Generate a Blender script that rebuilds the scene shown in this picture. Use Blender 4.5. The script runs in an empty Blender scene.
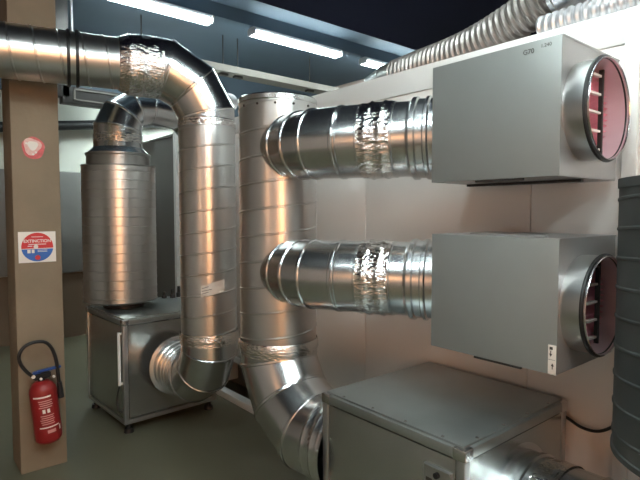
import bpy, bmesh, math, random
from mathutils import Vector as V, Matrix as M, noise
R = math.radians
sc = bpy.context.scene
C = bpy.context.collection
random.seed(7)
PI = math.pi

# ------------------------------------------------------------------ materials
def mat(name, col, rough=.5, metal=0., emit=0., ecol=None, noise_amt=0., nscale=6., rough_var=0., bump=0., bscale=40., spec=.5, stretch=(1, 1, 1), bdist=.01):
    m = bpy.data.materials.new(name); m.use_nodes = True
    nt = m.node_tree; b = nt.nodes['Principled BSDF']
    b.inputs['Base Color'].default_value = (*col, 1)
    b.inputs['Roughness'].default_value = rough
    b.inputs['Metallic'].default_value = metal
    b.inputs['Specular IOR Level'].default_value = spec
    if emit:
        b.inputs['Emission Color'].default_value = (*(ecol or col), 1)
        b.inputs['Emission Strength'].default_value = emit
    tc = nt.nodes.new('ShaderNodeTexCoord'); mp = nt.nodes.new('ShaderNodeMapping')
    mp.inputs['Scale'].default_value = stretch
    nt.links.new(tc.outputs['Object'], mp.inputs['Vector'])
    if noise_amt or rough_var:
        n = nt.nodes.new('ShaderNodeTexNoise'); n.inputs['Scale'].default_value = nscale
        n.inputs['Detail'].default_value = 6
        nt.links.new(mp.outputs[0], n.inputs['Vector'])
        if noise_amt:
            mx = nt.nodes.new('ShaderNodeMix'); mx.data_type = 'RGBA'
            mx.inputs[6].default_value = (*[c*(1-noise_amt) for c in col], 1)
            mx.inputs[7].default_value = (*[min(1, c*(1+noise_amt)) for c in col], 1)
            nt.links.new(n.outputs['Fac'], mx.inputs[0]); nt.links.new(mx.outputs[2], b.inputs['Base Color'])
        if rough_var:
            mr = nt.nodes.new('ShaderNodeMapRange')
            mr.inputs[3].default_value = rough-rough_var; mr.inputs[4].default_value = rough+rough_var
            nt.links.new(n.outputs['Fac'], mr.inputs[0]); nt.links.new(mr.outputs[0], b.inputs['Roughness'])
    if bump:
        n2 = nt.nodes.new('ShaderNodeTexNoise'); n2.inputs['Scale'].default_value = bscale; n2.inputs['Detail'].default_value = 3
        nt.links.new(mp.outputs[0], n2.inputs['Vector'])
        bp = nt.nodes.new('ShaderNodeBump'); bp.inputs['Strength'].default_value = bump; bp.inputs['Distance'].default_value = bdist
        nt.links.new(n2.outputs['Fac'], bp.inputs['Height']); nt.links.new(bp.outputs[0], b.inputs['Normal'])
    return m

GALV = mat('galvanised_steel', (.62, .62, .61), .31, 1., noise_amt=.05, nscale=4)
GALVS = mat('galvanised_smooth', (.62, .635, .64), .25, 1., noise_amt=.02, nscale=3)
GALVD = mat('galvanised_dull', (.40, .41, .40), .36, .95, noise_amt=.12, nscale=7, rough_var=.05)
SILD = mat('dark_galvanised', (.10, .11, .108), .5, .75, noise_amt=.12, nscale=7, rough_var=.05)
BOXM = mat('filter_box_steel', (.33, .35, .34), .42, .55, noise_amt=.05, nscale=4)
BOXS = mat('filter_box_end_steel', (.42, .42, .42), .38, .6, noise_amt=.05, nscale=4)
FANM = mat('fan_casing_steel', (.46, .48, .46), .25, .9, noise_amt=.10, nscale=4, rough_var=.04)
FANT = mat('fan_lid_steel', (.36, .39, .38), .33, .85, noise_amt=.22, nscale=5, rough_var=.08)
EDGE = mat('aluminium_profile', (.50, .51, .51), .3, .9, noise_amt=.05)
FOIL = mat('aluminium_foil_tape', (.78, .76, .73), .15, 1., bump=.9, bscale=38, bdist=.008, stretch=(1, 1, 2.5))
FLEX = mat('flexible_duct_foil', (.30, .275, .26), .42, .7, noise_amt=.1, nscale=20)
FLEXB = mat('bright_flexible_foil', (.60, .60, .62), .35, .8)
WHITE = mat('white_panel_paint', (.82, .76, .72), .33, 0., noise_amt=.03, nscale=3)
WHITE2 = mat('white_trim_paint', (.74, .73, .71), .35)
GREYSH = mat('grey_panel_paint', (.15, .148, .14), .4, noise_amt=.06, nscale=3)  # grey that carries the shade of the air handler end and back wall
CONC = mat('painted_concrete', (.235, .175, .115), .75, noise_amt=.28, nscale=3.5, bump=.15, bscale=30)
FLOOR = mat('olive_floor_paint', (.125, .118, .078), .38, noise_amt=.16, nscale=2.2, rough_var=.08)
CEIL = mat('blue_grey_ceiling', (.085, .125, .165), .7, noise_amt=.15, nscale=1.5)
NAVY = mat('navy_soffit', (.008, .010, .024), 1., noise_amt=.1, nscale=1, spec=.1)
PALE = mat('pale_green_wall_paint', (.50, .52, .46), .7, noise_amt=.05, nscale=2)
BROWN = mat('brown_wall_paint', (.17, .125, .085), .7, noise_amt=.1, nscale=2)
TAN = mat('tan_wall_paint', (.66, .55, .49), .7, noise_amt=.08, nscale=2)
BLACK = mat('black_rubber', (.010, .010, .011), .45)
DARK = mat('dark_steel', (.035, .032, .03), .5, .3)
TRAY = mat('beige_steel_tray', (.19, .175, .155), .6, .2)
RED = mat('red_enamel', (.24, .012, .012), .32, noise_amt=.08, nscale=8)
BLUE = mat('blue_plastic', (.02, .06, .22), .4)
PAPER = mat('white_paper', (.72, .66, .60), .6)
INK = mat('dark_print', (.06, .055, .05), .6)
SRED = mat('sign_red', (.62, .03, .03), .5)
SBLUE = mat('sign_blue', (.03, .12, .42), .5)
SWHITE = mat('sign_white', (.80, .74, .68), .5)
PINKP = mat('label_print_pink', (.62, .30, .27), .5)
STICK = mat('sticker_red', (.62, .10, .10), .5, noise_amt=.5, nscale=60)
STICKP = mat('sticker_worn_pink', (.75, .45, .40), .5, noise_amt=.35, nscale=70)
PINK = mat('pink_filter_fleece', (.88, .42, .50), .8, noise_amt=.25, nscale=18, bump=.3, bscale=60)
PINKM = mat('inner_sleeve_steel', (.74, .58, .62), .45, .3)  # pink reflection of the filter is mixed into the sleeve steel colour
RIM = mat('rim_steel', (.62, .60, .61), .22, 1.)
TUBE = mat('fluorescent_tube', (1, 1, 1), .5, emit=30, ecol=(.86, 1.0, 1.0))
LAMPB = mat('lamp_housing', (.55, .57, .6), .5)
GLOWM = mat('evening_window_glow', (1, .6, .35), .5, emit=8.5, ecol=(1.0, .47, .20))  # warm emission added behind the camera for streaks on the ducts

GLOWM2 = mat('evening_side_window_glow', (1, .6, .35), .5, emit=3.0, ecol=(1.0, .50, .24))  # weaker warm emission added on the left for streaks on the branches
# ------------------------------------------------------------------ object helpers
WM = {}
def wm(o): return WM.get(o.name, M.Identity(4)) if o else M.Identity(4)
def thing(name, label, cat, loc=(0, 0, 0), rotz=0., group=None):
    o = bpy.data.objects.new(name, None); C.objects.link(o)
    o.empty_display_size = .1
    o.location = loc; o.rotation_euler = (0, 0, rotz)
    WM[o.name] = M.Translation(V(loc)) @ M.Rotation(rotz, 4, 'Z')
    o['label'] = label; o['category'] = cat
    if group: o['group'] = group
    return o
def obj(name, bm, m, parent=None, label=None, local=False):
    me = bpy.data.meshes.new(name)
    if parent and not local: bm.transform(wm(parent).inverted())
    bmesh.ops.recalc_face_normals(bm, faces=bm.faces) if not getattr(bm, 'tag_keep', False) else None
    bm.to_mesh(me); bm.free()
    if 'foil' not in name: me.set_sharp_from_angle(angle=R(26))
    for mm in (m if isinstance(m, (list, tuple)) else [m]): me.materials.append(mm)
    o = bpy.data.objects.new(name, me); C.objects.link(o)
    if parent: o.parent = parent; WM[o.name] = wm(parent)
    if label: o['label'] = label
    return o
def objs(name, bm, m, parent=None, local=False, label=None):
    """one object per separate piece of the mesh"""
    seen = {}; isl = []
    for v in bm.verts:
        if v in seen: continue
        st = [v]; seen[v] = len(isl); grp = [v]
        while st:
            w = st.pop()
            for e in w.link_edges:
                o = e.other_vert(w)
                if o not in seen: seen[o] = len(isl); st.append(o); grp.append(o)
        isl.append(grp)
    def bb(g):
        return [min(v.co[i] for v in g)-2e-4 for i in range(3)], [max(v.co[i] for v in g)+2e-4 for i in range(3)]
    par = list(range(len(isl))); B = [bb(g) for g in isl]
    def find(i):
        while par[i] != i: i = par[i]
        return i
    for i in range(len(isl)):
        for j in range(i):
            if all(B[i][0][k] <= B[j][1][k] and B[j][0][k] <= B[i][1][k] for k in range(3)): par[find(i)] = find(j)
    out = []
    for root in sorted(set(find(i) for i in range(len(isl)))):
        nb = bmesh.new(); mp = {}
        for i in range(len(isl)):
            if find(i) == root:
                for v in isl[i]: mp[v] = nb.verts.new(v.co)
        for f in bm.faces:
            if f.verts[0] in mp: nf = nb.faces.new([mp[v] for v in f.verts]); nf.smooth = f.smooth
        out.append(obj(name, nb, m, parent, label, local))
    bm.free()
    return out
def tag(o, label, cat, group=None):
    o['label'] = label; o['category'] = cat
    if group: o['group'] = group
    return o
def center(o):          # put the origin of a one-mesh thing at its base
    vs = [v.co for v in o.data.vertices]
    c = V((sum(v.x for v in vs)/len(vs), sum(v.y for v in vs)/len(vs), min(v.z for v in vs)))
    o.data.transform(M.Translation(-c)); o.location = c
    return o
def struct(name, bm, m, parent=None):
    o = obj(name, bm, m, parent)
    o['kind'] = 'structure'
    return o
def dup(root, loc, label, group=None):
    r = root.copy(); C.objects.link(r); r.location = loc; r['label'] = label
    if group: r['group'] = group
    for ch in list(root.children):
        c = ch.copy(); C.objects.link(c); c.parent = r
        for g in list(ch.children):
            d = g.copy(); C.objects.link(d); d.parent = c
    return r
def new(): return bmesh.new()
def box(bm, x0, x1, y0, y1, z0, z1, bev=0., rot=None, piv=None):
    t = bmesh.new()
    bmesh.ops.create_cube(t, size=1)
    bmesh.ops.scale(t, vec=(x1-x0, y1-y0, z1-z0), verts=t.verts)
    if bev: bmesh.ops.bevel(t, geom=t.edges[:], offset=bev, segments=2, profile=.6, affect='EDGES')
    bmesh.ops.translate(t, vec=((x0+x1)/2, (y0+y1)/2, (z0+z1)/2), verts=t.verts)
    if rot is not None:
        p = V(piv or ((x0+x1)/2, (y0+y1)/2, (z0+z1)/2))
        t.transform(M.Translation(p) @ rot @ M.Translation(-p))
    me = bpy.data.meshes.new('tmp'); t.to_mesh(me); t.free(); bm.from_mesh(me); bpy.data.meshes.remove(me)
def frame_uv(d):
    d = d.normalized()
    a = V((0, 0, 1)) if abs(d.z) < .9 else V((1, 0, 0))
    u = a.cross(d).normalized(); v = d.cross(u).normalized()
    return u, v
def bridge(bm, a, b, smooth=True):
    n = len(a)
    for i in range(n):
        j = (i+1) % n
        try:
            f = bm.faces.new((a[i], a[j], b[j], b[i])); f.smooth = smooth
        except ValueError: pass
def ring(bm, P, u, v, r, n):
    return [bm.verts.new(P+u*(r*math.cos(2*PI*i/n))+v*(r*math.sin(2*PI*i/n))) for i in range(n)]
def capf(bm, rg): bm.faces.new(rg)
def cyl(bm, A, B, r, r2=None, n=40, cap=True):
    A, B = V(A), V(B); u, v = frame_uv(B-A)
    a = ring(bm, A, u, v, r, n); b = ring(bm, B, u, v, r if r2 is None else r2, n)
    bridge(bm, a, b)
    if cap:
        ca = ring(bm, A, u, v, r, n); cb = ring(bm, B, u, v, r if r2 is None else r2, n)
        capf(bm, ca); capf(bm, cb)
def lathe(bm, A, d, prof, n=56, sharp=False, cap=False):
    """profile [(s, r)] along direction d from A"""
    A = V(A); d = V(d).normalized(); u, v = frame_uv(d)
    prev = None; first = None
    for k, (s, r) in enumerate(prof):
        rg = ring(bm, A+d*s, u, v, r, n)
        if prev is not None:
            if sharp and k > 1:
                prev = ring(bm, A+d*prof[k-1][0], u, v, prof[k-1][1], n)
            bridge(bm, prev, rg)
        else: first = rg
        prev = rg
    if cap:
        for (s, r) in (prof[0], prof[-1]): capf(bm, ring(bm, A+d*s, u, v, r, n))
def torus(bm, P, d, Rr, r, n=56, k=8):
    P = V(P); u, v = frame_uv(V(d)); d = V(d).normalized(); rings = []
    for i in range(n):
        a = 2*PI*i/n; e = u*math.cos(a)+v*math.sin(a)
        rings.append([bm.verts.new(P+e*(Rr+r*math.cos(2*PI*j/k))+d*(r*math.sin(2*PI*j/k))) for j in range(k)])
    for i in range(n): bridge(bm, rings[i], rings[(i+1) % n])
def mitre(bm, pts, rad, n=56, bead=.0045, endbead=True):
    """segmented elbow: rings lie in the mitre planes, every gore has its own sharp edge, a raised seam at each joint"""
    pts = [V(p) for p in pts]; N = len(pts)
    rad = rad if isinstance(rad, (list, tuple)) else [rad]*N
    ds = [(pts[i+1]-pts[i]).normalized() for i in range(N-1)]
    u, v = frame_uv(ds[0])
    if abs(ds[0].z) > .9: pass
    frames = [(u, v)]
    for i in range(1, N-1):
        q = ds[i-1].rotation_difference(ds[i]); u = q @ u; v = q @ v; frames.append((u, v))
    def pos(i, seg):
        u, v = frames[seg]; d = ds[seg]
        nn = d if i in (0, N-1) else (ds[i-1]+ds[i]).normalized()
        out = []
        for k in range(n):
            a = 2*PI*k/n; w = (u*math.cos(a)+v*math.sin(a))*rad[i]
            out.append(pts[i]+w-d*(w.dot(nn)/d.dot(nn)))
        return out
    for s in range(N-1):
        a = [bm.verts.new(p) for p in pos(s, s)]; b = [bm.verts.new(p) for p in pos(s+1, s)]
        bridge(bm, a, b)
    if bead:
        idx = range(N) if endbead else range(1, N-1)
        for i in idx:
            s = min(i, N-2); d = ds[s] if i in (0, N-1) else (ds[i-1]+ds[i]).normalized()
            ps = pos(i, s); rgs = []
            for (t, h) in ((-.010, 0), (-.005, bead), (.005, bead), (.010, 0)):
                rgs.append([bm.verts.new(p+d*t+(p-pts[i]).normalized()*h) for p in ps])
            for a, b in zip(rgs[:-1], rgs[1:]): bridge(bm, a, b)
def spiral(bm, A, B, r, pitch=.12, rh=.0035, rw=.012, n=64, phase=0.):
    """spiral duct: the lock seam is a real raised helix"""
    A, B = V(A), V(B); L = (B-A).length; d = (B-A)/L; u, v = frame_uv(d)
    K = int(L/pitch)+2
    prof = [(0, 0), (rw*.3, rh), (rw*.7, rh), (rw, 0), (rw+(pitch-rw)/2, 0)]
    cols = []
    for i in range(n+1):
        a = 2*PI*i/n; e = u*math.cos(a)+v*math.sin(a); col = []
        col.append(bm.verts.new(A+e*r))
        for k in range(-1, K):
            for (s, h) in prof:
                z = (k+i/n+phase)*pitch+s
                z2 = min(max(z, 1e-4), L-1e-4)
                col.append(bm.verts.new(A+d*z2+e*(r+(h if z2 == z else 0))))
        col.append(bm.verts.new(B+e*r)); cols.append(col)
    for i in range(n):
        a, b = cols[i], cols[i+1]
        for k in range(len(a)-1):
            f = bm.faces.new((a[k], b[k], b[k+1], a[k+1])); f.smooth = True
    bmesh.ops.remove_doubles(bm, verts=bm.verts, dist=2e-4)
def ridged(bm, A, B, r, pitch, h=.003, w=.01, n=64):
    A, B = V(A), V(B); L = (B-A).length; pr = [(0, r)]; s = pitch*.5
    while s < L-pitch*.3:
        pr += [(s-w/2, r), (s-w/4, r+h), (s+w/4, r+h), (s+w/2, r)]; s += pitch
    pr.append((L, r)); lathe(bm, A, B-A, pr, n)
def foil(bm, A, B, r, r2=None, n=110, amp=.0028, seed=0, step=.012, folds=None):
    """wrinkled tape wrap"""
    A, B = V(A), V(B); L = (B-A).length; d = (B-A)/L; u, v = frame_uv(d)
    r2 = r if r2 is None else r2
    m = max(3, int(L/step)); prev = None
    for k in range(m+1):
        t = k/m; rg = []
        for i in range(n):
            a = 2*PI*i/n; e = u*math.cos(a)+v*math.sin(a)
            nz = noise.noise(V((math.cos(a)*9*r/.17, math.sin(a)*9*r/.17, t*L*16+seed*7.3)))
            nz += .7*noise.noise(V((math.cos(a)*26, math.sin(a)*26, t*L*22+seed*3.1)))
            rr = r+(r2-r)*t+amp*nz*(0.25 if k in (0, m) else 1)
            if folds and any(abs(t-f) < .6/m for f in folds): rr += .006
            rg.append(bm.verts.new(A+d*(t*L)+e*rr))
        if prev: bridge(bm, prev, rg)
        prev = rg
def catmull(pts, per=12):
    pts = [V(p) for p in pts]; P = [2*pts[0]-pts[1]]+pts+[2*pts[-1]-pts[-2]]; out = []
    for i in range(1, len(P)-2):
        for k in range(per):
            t = k/per; a, b, c, d = P[i-1], P[i], P[i+1], P[i+2]
            out.append(.5*((2*b)+(c-a)*t+(2*a-5*b+4*c-d)*t*t+(3*b-a-3*c+d)*t**3))
    out.append(pts[-1]); return out
def sweep(bm, path, rf, n=20, cap=True):
    u, v = frame_uv(path[1]-path[0]); prev = None; pd = (path[1]-path[0]).normalized(); L = 0
    for i, p in enumerate(path):
        d = (path[min(i+1, len(path)-1)]-path[max(i-1, 0)]).normalized()
        q = pd.rotation_difference(d); u = q @ u; v = q @ v; pd = d
        if i: L += (p-path[i-1]).length
        rg = ring(bm, p, u, v, rf(L, i), n)
        if prev: bridge(bm, prev, rg)
        elif cap: capf(bm, ring(bm, p, u, v, rf(L, i), n))
        prev = rg
    if cap: capf(bm, ring(bm, path[-1], u, v, rf(L, len(path)-1), n))
def resample(path, step):
    out = [path[0]]; acc = 0
    for a, b in zip(path[:-1], path[1:]):
        L = (b-a).length; t = step-acc
        while t <= L:
            out.append(a.lerp(b, t/L)); t += step
        acc = (acc+L) % step
    return out
def corrugated(bm, pts, r, step=.011, depth=.86, n=40):
    path = resample(catmull(pts, 24), step)
    sweep(bm, path, lambda L, i: r if (i % 4) in (0, 1) else (r*depth), n)
def plate_hole(bm, x0, x1, z0, z1, y, cx, cz, r, n=64, th=.004):
    """plate in the XZ plane with a round hole (normal -Y), given thickness"""
    for yy in (y, y+th):
        ci, co = [], []
        for i in range(n):
            a = 2*PI*i/n; c, s = math.cos(a), math.sin(a)
            ci.append(bm.verts.new((cx+r*c, yy, cz+r*s)))
            ts = []
            if c > 1e-9: ts.append((x1-cx)/c)
            if c < -1e-9: ts.append((x0-cx)/c)
            if s > 1e-9: ts.append((z1-cz)/s)
            if s < -1e-9: ts.append((z0-cz)/s)
            t = min(ts); co.append(bm.verts.new((cx+t*c, yy, cz+t*s)))
        bridge(bm, ci, co, False)
        for (X, Z) in ((x0, z0), (x0, z1), (x1, z0), (x1, z1)):
            best = sorted(range(n), key=lambda i: (co[i].co-V((X, yy, Z))).length)[:2]
            if min((co[b].co-V((X, yy, Z))).length for b in best) > 1e-4:
                k = bm.verts.new((X, yy, Z)); bm.faces.new((co[best[0]], co[best[1]], k))
def text(name, s, size, origin, xdir, ydir, m, parent, extr=.0004, align='CENTER', bold=0.):
    cu = bpy.data.curves.new(name, 'FONT'); cu.body = s; cu.size = size; cu.extrude = extr
    cu.align_x = align; cu.align_y = 'CENTER'; cu.offset = bold
    t = bpy.data.objects.new('tmp', cu); C.objects.link(t)
    dg = bpy.context.evaluated_depsgraph_get(); dg.update()
    me = bpy.data.meshes.new_from_object(t.evaluated_get(dg)); C.objects.unlink(t); bpy.data.objects.remove(t)
    x, y = V(xdir).normalized(), V(ydir).normalized(); z = x.cross(y)
    mx = M(((x.x, y.x, z.x, origin[0]), (x.y, y.y, z.y, origin[1]), (x.z, y.z, z.z, origin[2]), (0, 0, 0, 1)))
    me.transform(wm(parent).inverted() @ mx)
    me.materials.clear(); me.materials.append(m)
    o = bpy.data.objects.new(name, me); C.objects.link(o)
    if parent: o.parent = parent; WM[o.name] = wm(parent)
    return o
def disc(bm, c, x, y, rx, n=48, a0=0, a1=2*PI, th=.0008, wob=None):
    c, x, y = V(c), V(x), V(y); z = x.cross(y)
    pts = []
    full = abs(a1-a0-2*PI) < 1e-6
    for i in range(n if full else n+1):
        a = a0+(a1-a0)*i/n; r = rx*(wob(a) if wob else 1)
        pts.append(c+x*(r*math.cos(a))+y*(r*math.sin(a)))
    top = [bm.verts.new(p+z*th) for p in pts]; bot = [bm.verts.new(p) for p in pts]
    bm.faces.new(top); bridge(bm, top, bot, False)

# ------------------------------------------------------------------ the room
ZC, ZS = 3.5, 3.1
b = new(); box(b, -3, 5.5, -4.5, 6.7, -.1, 0); struct('floor', b, FLOOR)
b = new(); box(b, -3.1, 5.6, 3.37, 6.8, ZC, ZC+.1); struct('ceiling', b, CEIL)
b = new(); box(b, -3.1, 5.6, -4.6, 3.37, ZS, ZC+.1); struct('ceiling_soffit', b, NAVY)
b = new(); box(b, -3.1, 5.6, 3.375, 3.40, ZS+.02, ZS+.30); struct('trim_1', b, CEIL)
b = new(); box(b, .72, 5.5, 6.7, 6.8, 0.78, 2.86); struct('wall_back', b, PALE)
b = new(); box(b, .72, 5.5, 6.69, 6.8, 0, .78); struct('wall_back_lower', b, BROWN)
b = new(); box(b, -3.1, .72, 6.66, 6.8, 0, ZC); struct('wall_back_left', b, BROWN)
b = new(); box(b, .72, 5.5, 6.62, 6.8, 2.86, ZC); struct('wall_back_upper', b, CEIL)
b = new(); box(b, 5.5, 5.6, -4.5, 6.8, 0, ZC); struct('wall_right', b, TAN)
b = new()
LW = ((-.35, .35, 1.35, 2.15),)
ya = -4.5
for (y0, y1, z0, z1) in LW:
    box(b, -3.1, -3, ya, y0, 0, ZC); box(b, -3.1, -3, y0, y1, 0, z0); box(b, -3.1, -3, y0, y1, z1, ZC); ya = y1
box(b, -3.1, -3, ya, 6.66, 0, ZC)
struct('wall_left', b, TAN)
for k, (y0, y1, z0, z1) in enumerate(LW):
    b = new(); box(b, -3.09, -3.07, y0, y1, z0, z1); w = struct('window_%d' % (k+2), b, GLOWM2)  # unseen glowing pane added for warm streaks, given window form
    b = new()
    for y in (y0, y1): box(b, -3.06, -2.99, y-.025, y+.025, z0, z1)
    for z in (z0, z1): box(b, -3.06, -2.985, y0, y1, z-.025, z+.025)
    struct('window_frame', b, LAMPB, w)
WX0, WX1, WZ0, WZ1 = -2.3, -1.0, .9, 2.5
b = new()
box(b, -3, WX0, -4.6, -4.5, 0, ZS); box(b, WX1, 5.6, -4.6, -4.5, 0, ZS)
box(b, WX0, WX1, -4.6, -4.5, 0, WZ0); box(b, WX0, WX1, -4.6, -4.5, WZ1, ZS)
struct('wall_front', b, TAN)
b = new(); box(b, WX0, WX1, -4.60, -4.58, WZ0, WZ1); w = struct('window_1', b, GLOWM)  # unseen warm source behind the camera, window form made up for duct streaks
b = new()
for x in (WX0, (WX0+WX1)/2, WX1): box(b, x-.03, x+.03, -4.56, -4.50, WZ0, WZ1)
for z in (WZ0, WZ1): box(b, WX0, WX1, -4.56, -4.49, z-.03, z+.03)
struct('window_frame', b, LAMPB, w)

# concrete column with its sign, sticker and extinguisher
CX0, CX1, CY = .530, .775, 3.31
b = new(); box(b, CX0, CX1, CY, CY+.25, 0, ZS-.0, .006); box(b, CX0, CX1, CY+.035, CY+.25, ZS, ZC); struct('column', b, CONC)

# ------------------------------------------------------------------ lamps
def lamp(x0, y, z, L=1.2, label='', group='ceiling strip lamps', sensor=False):
    t = thing('fluorescent_lamp', label, 'lamp', (x0+L/2, y, z), 0, group)
    b = new(); box(b, x0, x0+L, y-.05, y+.05, z-.045, z-.006, .006); obj('lamp_housing', b, LAMPB, t)
    b = new()
    for s in (-.042, .042): cyl(b, (x0+.02, y+s, z-.062), (x0+L-.02, y+s, z-.062), .019, n=16)
    box(b, x0+.03, x0+L-.03, y-.04, y+.04, z-.052, z-.046)
    obj('lamp_tubes', b, TUBE, t, 'glowing white tubes')
    for s in (0, 1):
        b = new(); xx = x0 if s == 0 else x0+L-.02
        box(b, xx, xx+.02, y-.065, y+.065, z-.082, z-.02, .003)
        obj('lamp_end_cap', b, LAMPB, t)
    return t
LY = 4.52
l1 = lamp(1.22, LY, 3.375, 1.2, 'strip lamp nearest the column, above the big duct bend, cut by the top edge')
l1b = dup(l1, (1.89+1.57, LY, 3.375), 'strip lamp in the middle of the row, above the tall capped duct')
l1c = dup(l1, (1.89+3.14, LY, 3.375), 'farthest strip lamp of the row, small, beside the start of the grey hose')
lamp(1.95, 6.3, 2.70, 1.2, 'low strip lamp at the back wall seen under the rear duct bend', None)
for (x, y) in ((.85, .9), (-.9, .9), (-.9, -1.4), (.75, -1.4), (-.25, -.3)):  # unseen lamps, several added only to brighten ducts and white panels
    dup(l1, (x+.6, y, 3.104), 'strip lamp under the dark soffit above and behind the camera', 'strip lamps under the soffit')
b = new(); box(b, 1.1, 5.4, LY-.035, LY+.035, 3.372, 3.499)
center(tag(obj('lamp_rail', b, CEIL), 'long blue grey mounting rail on the ceiling above the strip lamps', 'rail'))

# cable tray on rods at the back
t = thing('cable_tray', 'beige cable tray hung on thin rods under the blue ceiling', 'cable tray', (3, 5.25, 3.12))
b = new(); box(b, 1.6, 5.4, 5.15, 5.16, 3.08, 3.15); box(b, 1.6, 5.4, 5.35, 5.36, 3.08, 3.15); box(b, 1.6, 5.4, 5.15, 5.36, 3.075, 3.082)
obj('tray', b, TRAY, t)
for x in (2.02, 2.95, 3.14, 4.2):
    b = new(); cyl(b, (x, 5.25, 3.08), (x, 5.25, 3.499), .007, n=8); box(b, x-.05, x+.05, 5.22, 5.28, 3.05, 3.078)
    obj('hanging_rod', b, DARK, t)

# dark bracket frame hanging behind the column
t = thing('hanging_bracket', 'dark steel bracket frame hanging from the ceiling behind the column', 'bracket', (1.3, 5.0, 2.5))
b = new(); box(b, 1.10, 1.26, 4.96, 5.06, 2.52, 3.499, .004); obj('post', b, DARK, t)
b = new(); box(b, 1.20, 2.0, 4.96, 5.08, 2.47, 2.62, .004); obj('crossbar', b, DARK, t)
b = new()
for (x0, x1, z0, z1) in ((1.29, 1.70, 2.50, 2.512), (1.29, 1.70, 2.59, 2.602), (1.29, 1.305, 2.50, 2.602)): box(b, x0, x1, 4.952, 4.9605, z0, z1)
obj('edge_strip', b, TRAY, t, 'pale rim strip')

# black pipe along the back wall
b = new(); cyl(b, (.6, 6.45, 2.37), (3.2, 6.5, 2.72), .055, n=20)
for x in (1.2, 2.4):
    z = 2.37+(x-.6)*.35/2.6; box(b, x-.02, x+.02, 6.45, 6.70, z-.07, z+.07)
center(tag(obj('wall_pipe', b, BLACK), 'thick black pipe along the pale back wall beside the rear silencer', 'pipe'))

# grey slab with knobs, added in place of shadow on the back wall
t = thing('control_panel', 'tall grey panel with small dark knobs on the back wall right of the column', 'panel', (1.25, 6.6, .78))
b = new(); box(b, .82, 1.95, 6.56, 6.689, .80, 1.98, .006); obj('casing', b, GREYSH, t)
for (x, z) in ((1.02, 1.50), (1.14, 1.50), (1.02, 1.40), (1.14, 1.40), (1.03, 1.30)):
    b = new(); cyl(b, (x, 6.535, z), (x, 6.562, z), .018, n=14); obj('knob', b, BLACK, t)

# ------------------------------------------------------------------ the air handling unit (white panelled wall)
AX = 2.08; AT = 2.235; AB = .34
t = thing('air_handling_unit', 'long white panelled air handling unit standing behind the ducts', 'air handler', (2.8, 2, 0))
b = new(); box(b, AX+.012, 3.6, -1.6, 4.58, AB, AT); obj('casing', b, WHITE, t)
joints = [-1.6, -.3, .735, 1.107, 2.09, 3.07, 4.0, 4.56]
for a, c in zip(joints[:-1], joints[1:]):
    b = new(); box(b, AX, AX+.02, a+.0022, c-.0022, AB+.02, 2.112, .0015)
    obj('side_panel', b, WHITE, t)
b = new(); box(b, AX-.004, AX+.05, -1.6, 4.58, 2.116, AT+.003, .003); obj('top_rail', b, WHITE2, t)
b = new(); box(b, AX-.006, AX+.05, -1.6, 4.58, AB-.03, AB+.018, .003); obj('bottom_rail', b, WHITE2, t)
b = new(); box(b, AX-.016, AX+.03, .705, .755, AB, AT+.001, .004); obj('corner_post', b, WHITE2, t)
b = new(); box(b, AX-.03, AX+.03, 4.55, 4.60, AB, AT+.02, .004); obj('corner_post', b, WHITE2, t)
b = new()
box(b, 2.3, 3.4, -1.5, 4.54, 0, AB-.03); obj('plinth', b, GREYSH, t)
b = new(); box(b, 2.03, 2.10, 1.70, 4.0, .002, .055, .004); obj('base_rail', b, WHITE2, t)
for y in (2.1, 3.0, 3.9):
    b = new(); box(b, 2.06, 2.30, y-.02, y+.02, .055, AB-.02, .003); obj('support_leg', b, WHITE2, t)
b = new(); cyl(b, (AX-.004, .86, 2.02), (AX+.003, .86, 2.02), .006, n=10); obj('rivet', b, DARK, t)
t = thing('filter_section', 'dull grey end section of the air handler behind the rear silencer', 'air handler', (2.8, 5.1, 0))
b = new(); box(b, AX, 3.6, 4.605, 5.56, AB-.1, AT-.01, .004); obj('casing', b, GREYSH, t)  # same unit as the white casing, shade put into its colour
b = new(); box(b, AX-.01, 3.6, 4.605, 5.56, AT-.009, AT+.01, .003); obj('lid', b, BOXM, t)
b = new()
for y in (4.7, 5.45): box(b, 2.12, 2.2, y, y+.08, 0, AB-.09); box(b, 3.4, 3.5, y, y+.08, 0, AB-.09)
objs('support_leg', b, DARK, t)

# ------------------------------------------------------------------ big duct: from the left across the column, bend, down to the rear fan
FX, FYp = 1.503, 2.88
hd = V((-.970, .244, 0)).normalized()
def hp(s, z=2.340): return V((FX, FYp, z))+hd*s
t = thing('ventilation_duct', 'large steel duct crossing before the column, bending down to the rear fan box', 'duct', (FX, FYp, .2))
b = new(); spiral(b, hp(2.6), hp(.475), .1405, .115, phase=.2); obj('spiral_tube', b, GALV, t)
b = new(); cyl(b, hp(.742), hp(.758), .151, n=56); cyl(b, hp(.700), hp(.716), .151, n=56); objs('clamp', b, BLACK, t)
b = new(); cyl(b, hp(.73)+V((0, 0, .14)), V((hp(.73).x, hp(.73).y, ZS-.001)), .006, n=10); obj('hanging_rod', b, EDGE, t)
for k, s_ in enumerate((1.9,)):
    b = new(); cyl(b, hp(s_-.01), hp(s_+.01), .149, n=56); cyl(b, hp(s_)+V((0, 0, .14)), V((hp(s_).x, hp(s_).y, ZS-.001)), .006, n=10); obj('clamp', b, DARK, t)
b = new(); foil(b, hp(.50), hp(.45), .144, .166, seed=3, amp=.002); foil(b, hp(.45), hp(.27), .170, seed=1, folds=(.35,)); obj('foil_tape', b, FOIL, t, 'crinkled shiny foil tape')
dn = V((0, 0, -1))
j1 = hp(.24); L = .1757; h = -hd
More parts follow.
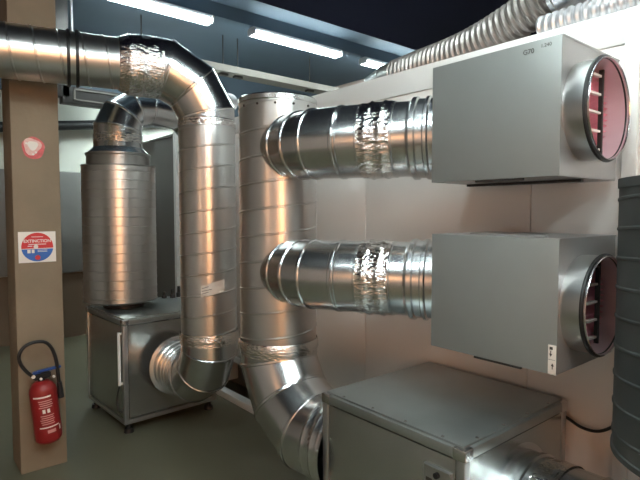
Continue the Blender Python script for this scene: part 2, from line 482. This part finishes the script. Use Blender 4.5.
j2 = j1+(h*math.cos(R(30))+dn*math.sin(R(30)))*L
j3 = j2+(h*math.cos(R(60))+dn*math.sin(R(60)))*L
b = new(); mitre(b, [hp(.29), j1, j2, j3, j3+V((0, 0, -.05))], .167, bead=.003); obj('elbow', b, GALVS, t)
zt, zb = j3.z-.05, .78
b = new(); foil(b, (FX, FYp, zt+.005), (FX, FYp, zt-.035), .172, seed=8, amp=.0012); o = obj('foil_tape', b, FOIL, t)
b = new(); spiral(b, (FX, FYp, zb-.01), (FX, FYp, zt), .169, .125, rh=.003); obj('spiral_tube', b, GALV, t)
b = new(); foil(b, (FX, FYp, .775), (FX, FYp, .70), .174, seed=5, folds=(.5,)); obj('foil_tape', b, FOIL, t)
Rb = .215; zc = .425
pts = [V((FX, FYp, .71)), V((FX, FYp, .665))]
# bend towards the fan box (+Y)
aim = V((.03, 1, 0)).normalized()
c0 = V((FX, FYp, .655))
for a in (0, 30, 60, 90): pass
Lb = Rb*.732
p1 = c0; p2 = p1+(aim*math.sin(R(30))+dn*math.cos(R(30)))*Lb; p3 = p2+(aim*math.sin(R(60))+dn*math.cos(R(60)))*Lb
b = new(); mitre(b, [pts[0], p1, p2, p3, p3+aim*.06], .168, bead=.005); obj('elbow', b, GALVS, t)
pe = p3+aim*.06
b = new(); lathe(b, pe, aim, [(0, .174), (.03, .174), (.035, .181), (.045, .181), (.05, .174), (.08, .174), (.085, .182), (.10, .182), (.105, .175), (.145, .175), (.15, .185), (.165, .185), (.17, .178), (.205, .180), (.212, .205), (.218, .205)]); obj('collar', b, GALVS, t, 'beaded shiny collar')
# paper label wrapped on the duct
b = new(); n = 14
def wrap_patch(b, cx, cy, r, a0, a1, zf0, zf1, n=14):
    lo, hi, lo2, hi2 = [], [], [], []
    for i in range(n+1):
        t_ = i/n; a = a0+(a1-a0)*t_; e = V((math.cos(a), math.sin(a), 0))
        lo.append(b.verts.new(V((cx, cy, zf0(t_)))+e*r)); hi.append(b.verts.new(V((cx, cy, zf1(t_)))+e*r))
    for i in range(n): f = b.faces.new((lo[i], lo[i+1], hi[i+1], hi[i])); f.smooth = True
ang = math.atan2(-FYp, -FX)
wrap_patch(b, FX, FYp, .1735, ang-.26, ang+.56, lambda s: 1.005+.03*s, lambda s: 1.075+.035*s)
obj('label', b, PAPER, t, 'white paper label')
b = new()
for k in range(3): wrap_patch(b, FX, FYp, .1739, ang-.23, ang+.0+.1*(k == 1), lambda s, k=k: 1.055-.016*k+.012*s, lambda s, k=k: 1.059-.016*k+.012*s)
objs('label_print', b, TRAY, t)

# ------------------------------------------------------------------ fan boxes
def fan_box(label, loc, rotz, s, zt, port, group=None, handle=False, switch=False):
    """built in local coordinates: x 0..s, y 0..s with the port on the y=0 side"""
    t = thing('fan_box', label, 'fan box', loc, rotz, group)
    z0 = .07; pw = .032
    def o(name, b, m, lab=None, par=None):
        x = obj(name, b, m, par or t, lab, local=True); return x
    b = new(); plate_hole(b, pw+.004, s-pw-.004, z0+pw+.004, zt-.05, .004, s*port[0], port[1], port[2]-.002, th=.006); o('side_panel', b, FANM)
    for (x0, x1, y0, y1) in ((.004, .010, pw+.004, s-pw-.004), (s-.010, s-.004, pw+.004, s-pw-.004), (pw+.004, s-pw-.004, s-.010, s-.004)):
        b = new(); box(b, x0, x1, y0, y1, z0+pw+.004, zt-.05, .001); o('side_panel', b, FANM)
    b = new(); box(b, .01, s-.01, .01, s-.01, z0+.002, z0+.01); o('bottom_panel', b, FANM)
    for (x, y) in ((0, 0), (s-pw, 0), (0, s-pw), (s-pw, s-pw)):
        b = new(); box(b, x, x+pw, y, y+pw, z0, zt-.046, .005); o('corner_post', b, EDGE)
    b = new()
    for (x0, x1, y0, y1) in ((pw, s-pw, .001, .03), (pw, s-pw, s-.03, s-.001), (.001, .03, pw, s-pw), (s-.03, s-.001, pw, s-pw)):
        box(b, x0, x1, y0, y1, z0, z0+pw-.002, .002)
    o('bottom_frame', b, EDGE)
    b = new(); box(b, -.002, s+.002, -.002, s+.002, zt-.044, zt-.008, .006); box(b, .012, s-.012, .012, s-.012, zt-.009, zt, .003)
    o('lid', b, FANT)
    b = new()
    for (x, y, q) in ((0, 0, 0), (s, 0, 1), (0, s, 2), (s, s, 3)):
        sx = 1 if x == 0 else -1; sy = 1 if y == 0 else -1
        box(b, min(x-.004*sx, x+.045*sx), max(x-.004*sx, x+.045*sx), min(y-.004*sy, y+.045*sy), max(y-.004*sy, y+.045*sy), zt-.047, zt-.006, .007)
    objs('corner_cap', b, GALVS, t, local=True)
    for (x, y) in ((.045, .045), (s-.045, .045), (.045, s-.045), (s-.045, s-.045)):
        b = new(); cyl(b, (x, y, .001), (x, y, .028), .034, .030, n=20); cyl(b, (x, y, .028), (x, y, z0+.001), .016, n=14); o('foot', b, BLACK)
    b = new()
    for i in range(4):
        for (x, y) in ((.1+.16*i, .022), (.022, .1+.16*i)):
            if x < s and y < s: cyl(b, (x, y, zt-.002), (x, y, zt+.0025), .006, n=8)
    objs('screw_head', b, GALVS, t, local=True)
    if handle:
        b = new(); cyl(b, (-.018, .03, .72-.38+.0), (-.018, .03, .70), .010, n=12)
        for z in (.35, .69): cyl(b, (-.018, .03, z), (.006, .03, z), .008, n=10)
        o('handle', b, WHITE2, 'white vertical handle bar')
        b = new(); sweep(b, catmull([(-.018, .03, .34), (-.022, .05, .29), (-.03, .05, .22), (-.02, .04, .17), (.004, .03, .15)], 8), lambda L, i: .006, 8); o('cable', b, BLACK)
    if switch:
        b = new(); box(b, -.006, .005, .045, .155, .575, .668, .003); box(b, -.012, -.005, .049, .150, .661, .668); pl = o('name_plate', b, EDGE, 'small metal plate with a black switch')
        b = new(); cyl(b, (-.018, .098, .645), (-.004, .098, .645), .010, n=16)
        x = o('switch', b, BLACK, None, pl)
        b = new()
        for (y0, y1, z0_, z1_) in ((.055, .070, .595, .635), (.120, .145, .612, .624), (.08, .145, .588, .592), (.08, .13, .600, .604)): box(b, -.0072, -.0058, y0, y1, z0_, z1_)
        objs('plate_print', b, INK, pl, local=True)
        b = new(); cyl(b, (-.006, .035, .60), (.002, .035, .60), .007, n=10); o('bolt', b, WHITE2)
    return t
fan_box('steel fan box on black feet under the rear silencer, with white handle bar', (1.170, 3.455, 0), R(3), .71, .79, (.5, .425, .175), handle=True)
SB = .688
fan_box('large steel fan box in the foreground below the two filter boxes', (1.352, .918, 0), 0, SB, .765, (.49, .455, .20), switch=True)

# foreground outlet duct
t = thing('outlet_duct', 'shiny short steel duct leaving the foreground fan box at the bottom edge', 'duct', (1.69, .75, .25))
P = (1.352+SB*.49, .924, .455)
b = new(); lathe(b, P, (0, -1, 0), [(-.004, .225), (.002, .225), (.004, .202), (.05, .20), (.055, .207), (.07, .207), (.075, .20), (.11, .20)]); obj('collar', b, GALVS, t)
b = new(); foil(b, (P[0], .83, P[2]), (P[0], .75, P[2]), .203, seed=12, amp=.005); obj('foil_tape', b, FOIL, t, 'crinkled shiny foil tape')
q0 = V((P[0], .77, P[2])); q1 = V((P[0], .70, P[2])); q2 = q1+V((0, -.10, -.06)); q3 = q2+V((0, -.05, -.11))
b = new(); mitre(b, [q0, q1, q2, q3, V((q3.x, q3.y, .02))], .198); obj('elbow', b, GALVS, t)

# ------------------------------------------------------------------ rear silencer and its bend
SX, SY = 1.34, 3.98
t = thing('silencer', 'wide ribbed steel silencer standing upright over the rear fan box', 'silencer', (SX, SY, .775))
b = new(); ridged(b, (SX, SY, .845), (SX, SY, 1.84), .262, .066, .0025, .009); obj('body', b, GALV, t)
b = new(); lathe(b, (SX, SY, 0), (0, 0, 1), [(.84, .10), (.835, .252), (.846, .268), (.856, .252)]); obj('bottom_rim', b, GALVD, t)
b = new(); lathe(b, (SX, SY, 0), (0, 0, 1), [(1.84, .268), (1.85, .265), (1.852, .226), (1.92, .226), (1.925, .232), (1.94, .232)], sharp=True); obj('top_ring', b, GALVD, t)
b = new(); lathe(b, (SX+.02, SY, 0), (0, 0, 1), [(.792, .15), (.845, .15)], cap=True); obj('neck', b, DARK, t)
t = thing('rear_duct_bend', 'small segmented steel duct bend on top of the rear silencer', 'duct', (SX, SY, 1.94))
b = new(); lathe(b, (SX, SY, 0), (0, 0, 1), [(1.941, .222), (1.985, .176), (2.03, .172)]); obj('reducer', b, GALVS, t)
b = new(); foil(b, (SX, SY, 2.02), (SX, SY, 2.085), .1745, seed=21); obj('foil_tape', b, FOIL, t, 'crinkled shiny foil tape')
b = new(); mitre(b, [(SX, SY, 2.07), (SX, SY, 2.125), (SX+.04, SY+.003, 2.225), (SX+.12, SY+.01, 2.295), (SX+.25, SY+.02, 2.312), (SX+.52, SY+.06, 2.30), (1.97, 4.07, 2.20), (2.079, 4.12, 2.09)], [.172, .170, .158, .136, .120, .116, .114, .114], bead=.0035); obj('elbow', b, GALVS, t)

# small foil hose standing behind the tall duct
b = new(); corrugated(b, [(2.20, 3.92, AT+.005), (2.20, 3.93, AT+.12), (2.24, 4.0, AT+.22), (2.40, 4.15, AT+.26)], .08, n=28)
center(tag(obj('foil_hose', b, FLEXB), 'short shiny foil hose on the air handler between the two upright ducts', 'hose'))

# ------------------------------------------------------------------ tall duct in the middle
DX, DY = 1.508, 2.14
t = thing('riser_duct', 'tall capped steel duct with two branches, bending into the foreground fan box', 'duct', (DX, DY, .2))
DR = .193
b = new(); spiral(b, (DX, DY, .86), (DX, DY, 2.045), DR, .125, phase=.4, rh=.003); obj('spiral_tube', b, GALV, t)
b = new(); lathe(b, (DX, DY, 0), (0, 0, 1), [(2.03, DR+.001), (2.035, DR+.004), (2.055, DR+.004), (2.062, DR-.004), (2.062, .01)], sharp=True); obj('end_cap', b, GALVS, t)
b = new()
for k in range(14):
    a = k*2*PI/14; cyl(b, (DX+(DR)*math.cos(a), DY+DR*math.sin(a), 2.01), (DX+(DR+.004)*math.cos(a), DY+(DR+.004)*math.sin(a), 2.01), .006, n=8)
objs('screw', b, DARK, t)
b = new(); foil(b, (DX, DY, .87), (DX, DY, .80), DR+.004, seed=31, folds=(.3, .6)); obj('foil_tape', b, FOIL, t, 'crinkled shiny foil tape')
e0 = V((DX, DY, .81)); e1 = V((DX, DY, .755)); ay = V((.0, -1, 0)).normalized()
Le = .34*.732*.98
g1 = e1; g2 = g1+(ay*math.sin(R(30))+dn*math.cos(R(30)))*Le*.85; g3 = g2+(ay*math.sin(R(60))+dn*math.cos(R(60)))*Le*.85
g4 = V((g3.x+.01, 1.64, g3.z))
b = new(); mitre(b, [e0, g1, g2, g3, g4], DR, bead=.004); obj('elbow', b, GALVS, t)
b = new(); lathe(b, g4+V((0, .10, 0)), (0.02, -1, 0), [(0, DR+.003), (.02, DR+.010), (.035, DR+.003), (.06, DR+.003), (.075, DR+.010), (.09, DR+.004), (.128, DR+.004), (.132, DR+.01), (.136, DR+.01)]); obj('collar', b, GALVS, t)

# ------------------------------------------------------------------ filter boxes with their branch ducts
BX0, BX1, BY0, BY1, BH = 1.597, 2.03, .760, 1.250, .431
BCX = 1.765
def filter_box(z0, label):
    t = thing('filter_box', label, 'filter box', (BX0, BY0, z0), 0, 'filter boxes hung on the white unit')
    z1 = z0+BH; cz = z0+.214
    b = new(); box(b, BX0, BX0+.004, BY0, BY1, z0, z1, .001); obj('front_panel', b, BOXM, t)
    b = new(); box(b, BX1-.004, BX1, BY0+.002, BY1, z0, z1); box(b, BX0+.004, BX1-.004, BY1-.004, BY1, z0, z1)
    box(b, BX0+.004, BX1-.004, BY0+.003, BY1-.004, z0, z0+.004); obj('casing', b, BOXS, t)
    b = new(); plate_hole(b, BX0+.004, BX1, z0+.004, z1-.004, BY0, BCX, cz, .158, th=.003); obj('end_panel', b, BOXS, t)
    b = new(); box(b, BX0+.004, BX1+.003, BY0-.002, BY1+.002, z1-.004, z1+.001); box(b, BX0+.10, BX0+.13, BY0+.1, BY1-.1, z1, z1+.006, .001)
    obj('lid', b, BOXS, t)
    b = new(); box(b, BX0+.002, BX0+.012, BY0+.12, BY0+.30, z0-.008, z0-.001); box(b, BX0+.2, BX0+.22, BY0+.02, BY1-.02, z0-.010, z0-.001); obj('bottom_flange', b, DARK, t)
    for y in (BY0+.06, BY1-.09):
        b = new(); box(b, BX1-.001, AX-.005, y, y+.03, z0+.05, z1-.05, .002); obj('wall_bracket', b, EDGE, t)
    # spigot
    b = new(); lathe(b, (BCX, BY0+.004, cz), (0, -1, 0), [(0, .1595), (.012, .1595), (.018, .1605), (.072, .1605)]); obj('spigot', b, GALV, t)
    b = new(); torus(b, (BCX, BY0-.0675, cz), (0, -1, 0), .1622, .0062); gs = obj('rubber_seal', b, BLACK, t, 'black rubber ring')
    b = new(); lathe(b, (BCX, BY0-.078, cz), (0, 1, 0), [(.006, .1605), (0, .1605), (-.002, .1595), (0, .158), (.012, .157)]); obj('rim', b, RIM, t)
    b = new(); lathe(b, (BCX, BY0-.075, cz), (0, 1, 0), [(0, .1572), (.10, .1572)]); obj('inner_sleeve', b, PINKM, t)
    # filter inside
    fy = BY0-.012
    b = new(); N = 16; Rf = .155
    def hw(z, R_=Rf): return math.sqrt(max(R_*R_-z*z, .0004))
    for k in range(N):
        za = -Rf+2*Rf*k/N; zb_ = za+2*Rf/N; zm = (za+zb_)/2
        q = [(hw(za), za, .03), (hw(zm), zm, 0), (hw(zb_), zb_, .03)]
        for (a, c) in ((q[0], q[1]), (q[1], q[2])):
            b.faces.new([b.verts.new(p) for p in ((BCX-a[0], fy+a[2], cz+a[1]), (BCX+a[0], fy+a[2], cz+a[1]), (BCX+c[0], fy+c[2], cz+c[1]), (BCX-c[0], fy+c[2], cz+c[1]))])
    cyl(b, (BCX, fy+.032, cz), (BCX, fy+.036, cz), Rf, n=40)
    fl = obj('filter_mat', b, PINK, t, 'pleated pink filter')
    b = new()
    for k in range(-2, 3):
        w_ = hw(.06*k); box(b, BCX-w_, BCX+.055, fy-.016, fy-.002, cz+.06*k-.0035, cz+.06*k+.0035)
    objs('filter_slat', b, SWHITE, fl)
    b = new(); w_ = hw(.062); box(b, BCX+.056, BCX+.066, fy-.020, fy-.006, cz-w_, cz+w_, .001); obj('filter_bar', b, DARK, fl)
    return t
ZU, ZL = 1.616, .988
fu = filter_box(ZU, 'upper grey filter box with open round spigot, level with the hose')
fl_ = dup(fu, (BX0-.002, BY0-.007, ZL), 'lower grey filter box with a small white arrow label near its edge')
# print on the upper box
text('printed_mark', 'G70', .022, (BX0-.0005, BY0+.108, ZU+BH-.030), (0, -1, 0), (0, 0, 1), INK, fu)
text('printed_mark', '1.240', .016, (BX0-.0005, BY0+.050, ZU+BH-.022), (0, -1, 0), (0, 0, 1), INK, fu)
# label on the lower box
WM[fl_.name] = M.Translation(V((BX0-.002, BY0-.007, ZL)))
yy = BY0-.007; xf = BX0-.002
b = new(); box(b, xf-.0015, xf-.0002, yy+.001, yy+.027, ZL+.002, ZL+.095, .0004); lb = obj('arrow_label', b, PAPER, fl_, 'narrow white label with dark arrows')
b = new()
for (zc_, s_, y_) in ((ZL+.067, -1, yy+.018), (ZL+.028, 1, yy+.012)):
    for xx in (xf-.0022,):
        v = [b.verts.new((xx, y_-.005, zc_)), b.verts.new((xx, y_+.005, zc_)), b.verts.new((xx, y_, zc_+s_*.010))]; b.faces.new(v)
        v = [b.verts.new((xx-.0001, y_-.0015, zc_+s_*.001)), b.verts.new((xx-.0001, y_+.0015, zc_+s_*.001)), b.verts.new((xx-.0001, y_+.0015, zc_-s_*.010)), b.verts.new((xx-.0001, y_-.0015, zc_-s_*.010))]; b.faces.new(v)
box(b, xf-.0022, xf-.0012, yy+.012, yy+.022, ZL+.080, ZL+.089)
box(b, xf-.0022, xf-.0012, yy+.004, yy+.026, ZL+.0475, ZL+.0485)
objs('arrow_print', b, INK, lb)

def branch(z0, label):
    t = thing('branch_duct', label, 'duct', (1.5, 1.8, z0), 0, 'branch ducts between riser and filter boxes')
    cz = z0+.165; r = .157
    A = V((BCX, BY1, cz)); dA = V((-.5, .866, 0)).normalized()
    A0 = V((1.80, BY1+.002, cz)); A1 = V((1.79, BY1+.045, cz))
    def q(s): return A1+dA*s
    # collar at the box
    b = new(); lathe(b, A0, (0, 1, 0), [(-.001, .176), (.003, .176), (.005, .166), (.05, .166)]); obj('box_collar', b, GALVS, t)
    b = new(); lathe(b, q(-.02), dA, [(0, .155), (.01, .164), (.10, .164), (.106, .172), (.118, .172), (.124, .164), (.150, .164), (.156, .172), (.168, .172), (.174, .172), (.182, .162), (.19, r)]); obj('beaded_collar', b, GALVS, t)
    b = new(); lathe(b, q(.165), dA, [(0, r), (.060, r), (.064, r+.004), (.070, r+.004), (.074, r)]); obj('sleeve', b, GALVS, t)
    b = new(); foil(b, q(.235), q(.372), r+.004, seed=41, amp=.0045, folds=(.3, .7)); obj('foil_tape', b, FOIL, t, 'crinkled shiny foil tape')
    b = new(); lathe(b, q(.368), dA, [(0, r+.001), (.003, r+.005), (.008, r+.005), (.012, r+.001), (.092, r+.001), (.096, r+.005), (.101, r+.005), (.105, r)]); obj('sleeve', b, GALVS, t)
    b = new(); mitre(b, [q(.47), V((1.497, 1.825, cz)), V((1.482, 1.895, cz)), V((1.480, 1.97, cz)), V((1.49, 2.05, cz))], [r, r-.001, r-.003, r-.006, r-.008], bead=.005); obj('elbow', b, GALVS, t)
    return t
br = branch(ZU+BH/2-.185, 'upper steel branch duct running to the upper filter box')
dup(br, (1.5-.002, 1.8+.004, ZL+BH/2-.150), 'lower steel branch duct running to the lower filter box')

# ------------------------------------------------------------------ right foreground silencer
t = thing('silencer', 'dark grey spiral silencer at the right edge in front of the spigots', 'silencer', (1.76, .34, 0))
QX, QY, QR = 1.752, .335, .29
b = new(); spiral(b, (QX, QY, .805), (QX, QY, 1.585), QR, .085, rh=.003, rw=.012, n=96); obj('body', b, SILD, t)
b = new(); lathe(b, (QX, QY, 0), (0, 0, 1), [(.802, .165), (.800, QR-.004), (.804, QR+.004), (.820, QR+.004), (.823, QR)], n=96, sharp=True); obj('bottom_rim', b, SILD, t)
b = new(); lathe(b, (QX, QY, 0), (0, 0, 1), [(1.57, QR), (1.573, QR+.004), (1.598, QR+.004), (1.600, QR-.004), (1.601, .165)], n=96, sharp=True); obj('top_rim', b, SILD, t)
b = new(); spiral(b, (QX+.1, QY-.06, .02), (QX+.1, QY-.06, .802), .10, .1, n=48); obj('lower_duct', b, GALVD, t)
b = new(); lathe(b, (QX+.1, QY-.06, 0), (0, 0, 1), [(0, .14), (.02, .14), (.021, .102)], cap=True, sharp=True); obj('floor_flange', b, GALVD, t)

# hoses on top of the unit
t = thing('flexible_duct', 'long corrugated grey hose lying on the white unit and rising to the right', 'hose', (2.3, 2, AT))
b = new(); corrugated(b, [(2.375, 2.12, AT+.095), (2.34, 1.9, AT+.095), (2.30, 1.62, AT+.10), (2.27, 1.38, AT+.135), (2.25, 1.10, AT+.22)], .092, step=.0085, n=36); obj('corrugated_hose', b, FLEX, t)
b = new(); mitre(b, [(2.37, 2.08, AT+.095), (2.385, 2.22, AT+.09), (2.39, 2.31, AT+.06), (2.39, 2.35, AT-.0)], .085, n=40, bead=.002); obj('boot', b, GALVD, t)
b = new(); lathe(b, (2.25, 1.12, AT+.215), (-.01, -1, .24), [(0, .105), (.004, .111), (.02, .111), (.024, .105), (1.2, .105)], n=48); spo = obj('smooth_tube', b, GALVS, t, 'smooth shiny tube section')
b = new()
for s_ in (.35, .42): 
    dd = V((-.01, -1, .24)).normalized(); torus(b, V((2.25, 1.12, AT+.215))+dd*s_, dd, .106, .003, n=48)
objs('seam_ring', b, GALVD, spo)
b = new(); corrugated(b, [(2.17, 1.12, AT+.054), (2.16, 1.0, AT+.054), (2.155, .8, AT+.054), (2.15, .2, AT+.054), (2.15, -.4, AT+.054)], .05, step=.008, n=30, depth=.84)
center(tag(obj('thin_flexible_duct', b, FLEXB), 'thin bright corrugated hose along the top edge of the white unit', 'hose'))

# cable hanging between fan box and silencer
b = new(); sweep(b, catmull([(2.03, .94, .70), (2.045, .915, .685), (2.045, .86, .665), (2.045, .80, .67), (2.045, .745, .71), (2.045, .70, .78), (2.04, .64, .90)], 10), lambda L, i: .006, 10)
center(tag(obj('cable', b, BLACK), 'black cable sagging against the white panel right of the foreground fan box', 'cable'))
# bits behind the rear fan box
for (x, y, hgt) in ((1.80, 4.09, .07), (1.74, 4.12, .05), (1.86, 4.10, .09)):
    b = new(); cyl(b, (x, y, .7915), (x, y, .7915+hgt), .016, .012, n=14); cyl(b, (x, y, .7915), (x, y, .7915+hgt*.4), .022, n=14)
    center(tag(obj('cable_gland', b, DARK), 'small dark cable gland on the rear fan box beside the silencer', 'cable gland', 'cable glands on the rear fan box'))

# ------------------------------------------------------------------ sign, sticker, extinguisher on the column
yf = CY-.0005
def onc(px_x, z): return V((px_x, yf, z))
sx, sz, sr = .646, 1.305, .088
t = thing('extinguisher_sign', 'square red, white and blue extinguisher sign on the column', 'sign', (sx, yf, sz-.09))
rot = M.Rotation(R(0), 4, 'Y')
b = new(); box(b, sx-.096, sx+.096, yf-.0025, yf, sz-.088, sz+.088, .0008); obj('plate', b, SWHITE, t)
b = new(); disc(b, (sx, yf-.0025, sz), (1, 0, 0), (0, 0, 1), .082, a0=.02-.1, a1=PI+.1, th=.0006); obj('red_half', b, SRED, t, 'red upper half disc')
b = new(); disc(b, (sx, yf-.0025, sz), (1, 0, 0), (0, 0, 1), .082, a0=PI+.14, a1=2*PI-.14, th=.0006); obj('blue_half', b, SBLUE, t, 'blue lower half disc')
text('sign_text', 'EXTINCTION', .0235, (sx, yf-.0034, sz+.034), (1, 0, 0), (0, 0, 1), SWHITE, t, bold=.0006)
b = new()
for (x0, x1, z0, z1) in ((-.045, .045, .014, .018), (-.03, .03, .057, .060), (-.05, -.026, .004, .008), (-.052, -.036, -.034, -.014), (-.030, -.016, -.034, -.014), (.0, .05, -.020, -.017), (.0, .05, -.028, -.025)):
    box(b, sx+x0, sx+x1, yf-.0038, yf-.003, sz+z0, sz+z1)
disc(b, (sx-.008, yf-.0032, sz+.002), (1, 0, 0), (0, 0, 1), .012, n=20)
objs('sign_print', b, SWHITE, t)
b = new(); disc(b, (sx, yf-.0032, sz-.060), (1, 0, 0), (0, 0, 1), .014, n=20); obj('sign_emblem', b, SRED, t)

kx, kz = .640, 1.872
t = thing('round_sticker', 'worn round red and white sticker high on the column', 'sticker', (kx, yf, kz-.06))
wob = lambda a: 1+.10*math.sin(a)*0+(.16*max(0, -math.sin(a))**3)+.03*math.sin(5*a)
b = new(); disc(b, (kx, yf, kz), (1, 0, 0), (0, 0, 1), .058, wob=wob); obj('backing', b, STICK, t)
b = new(); disc(b, (kx-.004, yf-.001, kz+.004), (1, 0, 0), (0, 0, 1), .047, wob=lambda a: 1+.12*math.sin(3*a+1)-.18*max(0, math.cos(a+.35))**4, th=.0005); obj('worn_patch', b, STICKP, t)
b = new(); disc(b, (kx-.003, yf-.0018, kz+.010), (1, 0, 0), (0, 0, 1), .026, wob=lambda a: 1+.12*math.sin(3*a), th=.0005)
for (dx, dz) in ((-.035, .02), (.012, -.028), (-.002, -.04)): disc(b, (kx+dx, yf-.0018, kz+dz), (1, 0, 0), (0, 0, 1), .006, n=14, th=.0006)
objs('white_patch', b, SWHITE, t)

EX, EY = .645, 3.22
t = thing('fire_extinguisher', 'red fire extinguisher with a black hose hanging on the column', 'fire extinguisher', (EX, EY, .2))
til = M.Rotation(R(4), 4, 'Y')
ax = (til @ V((0, 0, -1))).normalized(); ax = V((.09, 0, -1)).normalized(); up = -ax
TOP = V((EX-.015, EY, .555))
def ez(s): return TOP+ax*s
r = .071
b = new(); lathe(b, TOP, ax, [(0, .02), (.004, .035), (.018, .052), (.04, .066), (.06, r), (.325, r), (.34, .069), (.355, .058), (.365, .001)], n=48)
body = obj('cylinder', b, RED, t)
b = new(); lathe(b, TOP, ax, [(-.03, .001), (-.03, .018), (.006, .018)], n=20, sharp=True)
sidev = V((1, 0, .09)).normalized()
def obox(b, c, hx, hy, hz):
    m4 = M(((sidev.x, 0, up.x, c.x), (0, 1, 0, c.y), (sidev.z, 0, up.z, c.z), (0, 0, 0, 1)))
    tmp = bmesh.new(); bmesh.ops.create_cube(tmp, size=1); bmesh.ops.scale(tmp, vec=(hx*2, hy*2, hz*2), verts=tmp.verts)
    bmesh.ops.bevel(tmp, geom=tmp.edges[:], offset=min(hx, hy, hz)*.4, segments=2, affect='EDGES'); tmp.transform(m4)
    me = bpy.data.meshes.new('t'); tmp.to_mesh(me); tmp.free(); b.from_mesh(me); bpy.data.meshes.remove(me)
obox(b, TOP+up*.025+sidev*.005, .045, .016, .018); obj('valve', b, BLACK, t, 'black valve head')
b = new(); obox(b, TOP+up*.052+sidev*.045, .062, .012, .006); obox(b, TOP+up*.048-sidev*.02, .02, .012, .008); obj('lever', b, BLUE, t, 'blue lever')
b = new(); cyl(b, TOP+up*.03+V((-.04, -.018, 0)), TOP+up*.03+V((-.04, -.004, 0)), .010, n=16); cyl(b, TOP+up*.012+V((-.005, -.022, 0)), TOP+up*.012+V((-.005, -.01, 0)), .007, n=14)
cyl(b, TOP+up*.012+V((.062, -.018, 0)), TOP+up*.012+V((.062, -.006, 0)), .007, n=14); objs('valve_pin', b, SWHITE, t)
b = new(); hp_ = [(-.045, .032), (-.075, .065), (-.103, .115), (-.107, .165), (-.08, .205), (-.035, .222), (.02, .215), (.055, .175), (.075, .11), (.083, .04), (.088, -.02), (.092, -.07)]
sweep(b, catmull([V((TOP.x+x, EY-.005+.0*x, TOP.z+z)) for x, z in hp_], 8), lambda L, i: .0095, 12)
obj('hose', b, BLACK, t)
b = new(); cyl(b, (TOP.x+.090, EY-.005, TOP.z-.03), (TOP.x+.098, EY-.005, TOP.z-.12), .013, .017, n=18); obj('nozzle', b, BLACK, t)
b = new(); box(b, EX-.03, EX+.03, EY+r-.004, CY, .40, .52, .003); box(b, EX-.05, EX+.05, EY+.05, EY+.085, .45, .462, .003); obj('wall_bracket', b, DARK, t)
# printed label bands on the body
def band(b, s0, s1, a0, a1, rr=.0715, n=12):
    lo, hi = [], []
    for i in range(n+1):
        a = a0+(a1-a0)*i/n; e = sidev*math.sin(a)-V((0, 1, 0))*math.cos(a)
        lo.append(b.verts.new(ez(s0)+e*rr)); hi.append(b.verts.new(ez(s1)+e*rr))
    for i in range(n): f = b.faces.new((lo[i], lo[i+1], hi[i+1], hi[i])); f.smooth = True
b = new()
band(b, .075, .084, -1.0, .35); band(b, .252, .259, -.75, .75)
objs('label_line', b, SWHITE, body)
b = new()
for k, s_ in enumerate((.10, .112, .124, .136, .185, .197, .209, .221, .233)): band(b, s_, s_+.005, -.62+.05*(k % 3), .42-.07*(k % 2))
band(b, .272, .290, -.2, .42)
objs('label_text_line', b, PINKP, body)
b = new()
for a in (-.38, -.05): band(b, .150, .172, a, a+.20); 
band(b, .262, .290, .75, .92)
objs('label_mark', b, SWHITE, body)

# ------------------------------------------------------------------ world, camera, view
wd = bpy.data.worlds.new('world'); sc.world = wd; wd.use_nodes = True
wd.node_tree.nodes['Background'].inputs[0].default_value = (.02, .022, .025, 1)
wd.node_tree.nodes['Background'].inputs[1].default_value = .5
cam = bpy.data.cameras.new('camera'); co = bpy.data.objects.new('camera', cam); C.objects.link(co)
cam.sensor_width = 36; cam.lens = 516/640*36; cam.clip_start = .05
co.location = (0, 0, 1.5)
co.rotation_euler = (R(90-3.0), 0, -math.atan2(.64, .768))
sc.camera = co
sc.view_settings.view_transform = 'Standard'; sc.view_settings.look = 'None'
sc.view_settings.gamma = 1; sc.view_settings.use_curve_mapping = False
sc.view_settings.exposure = 0.8
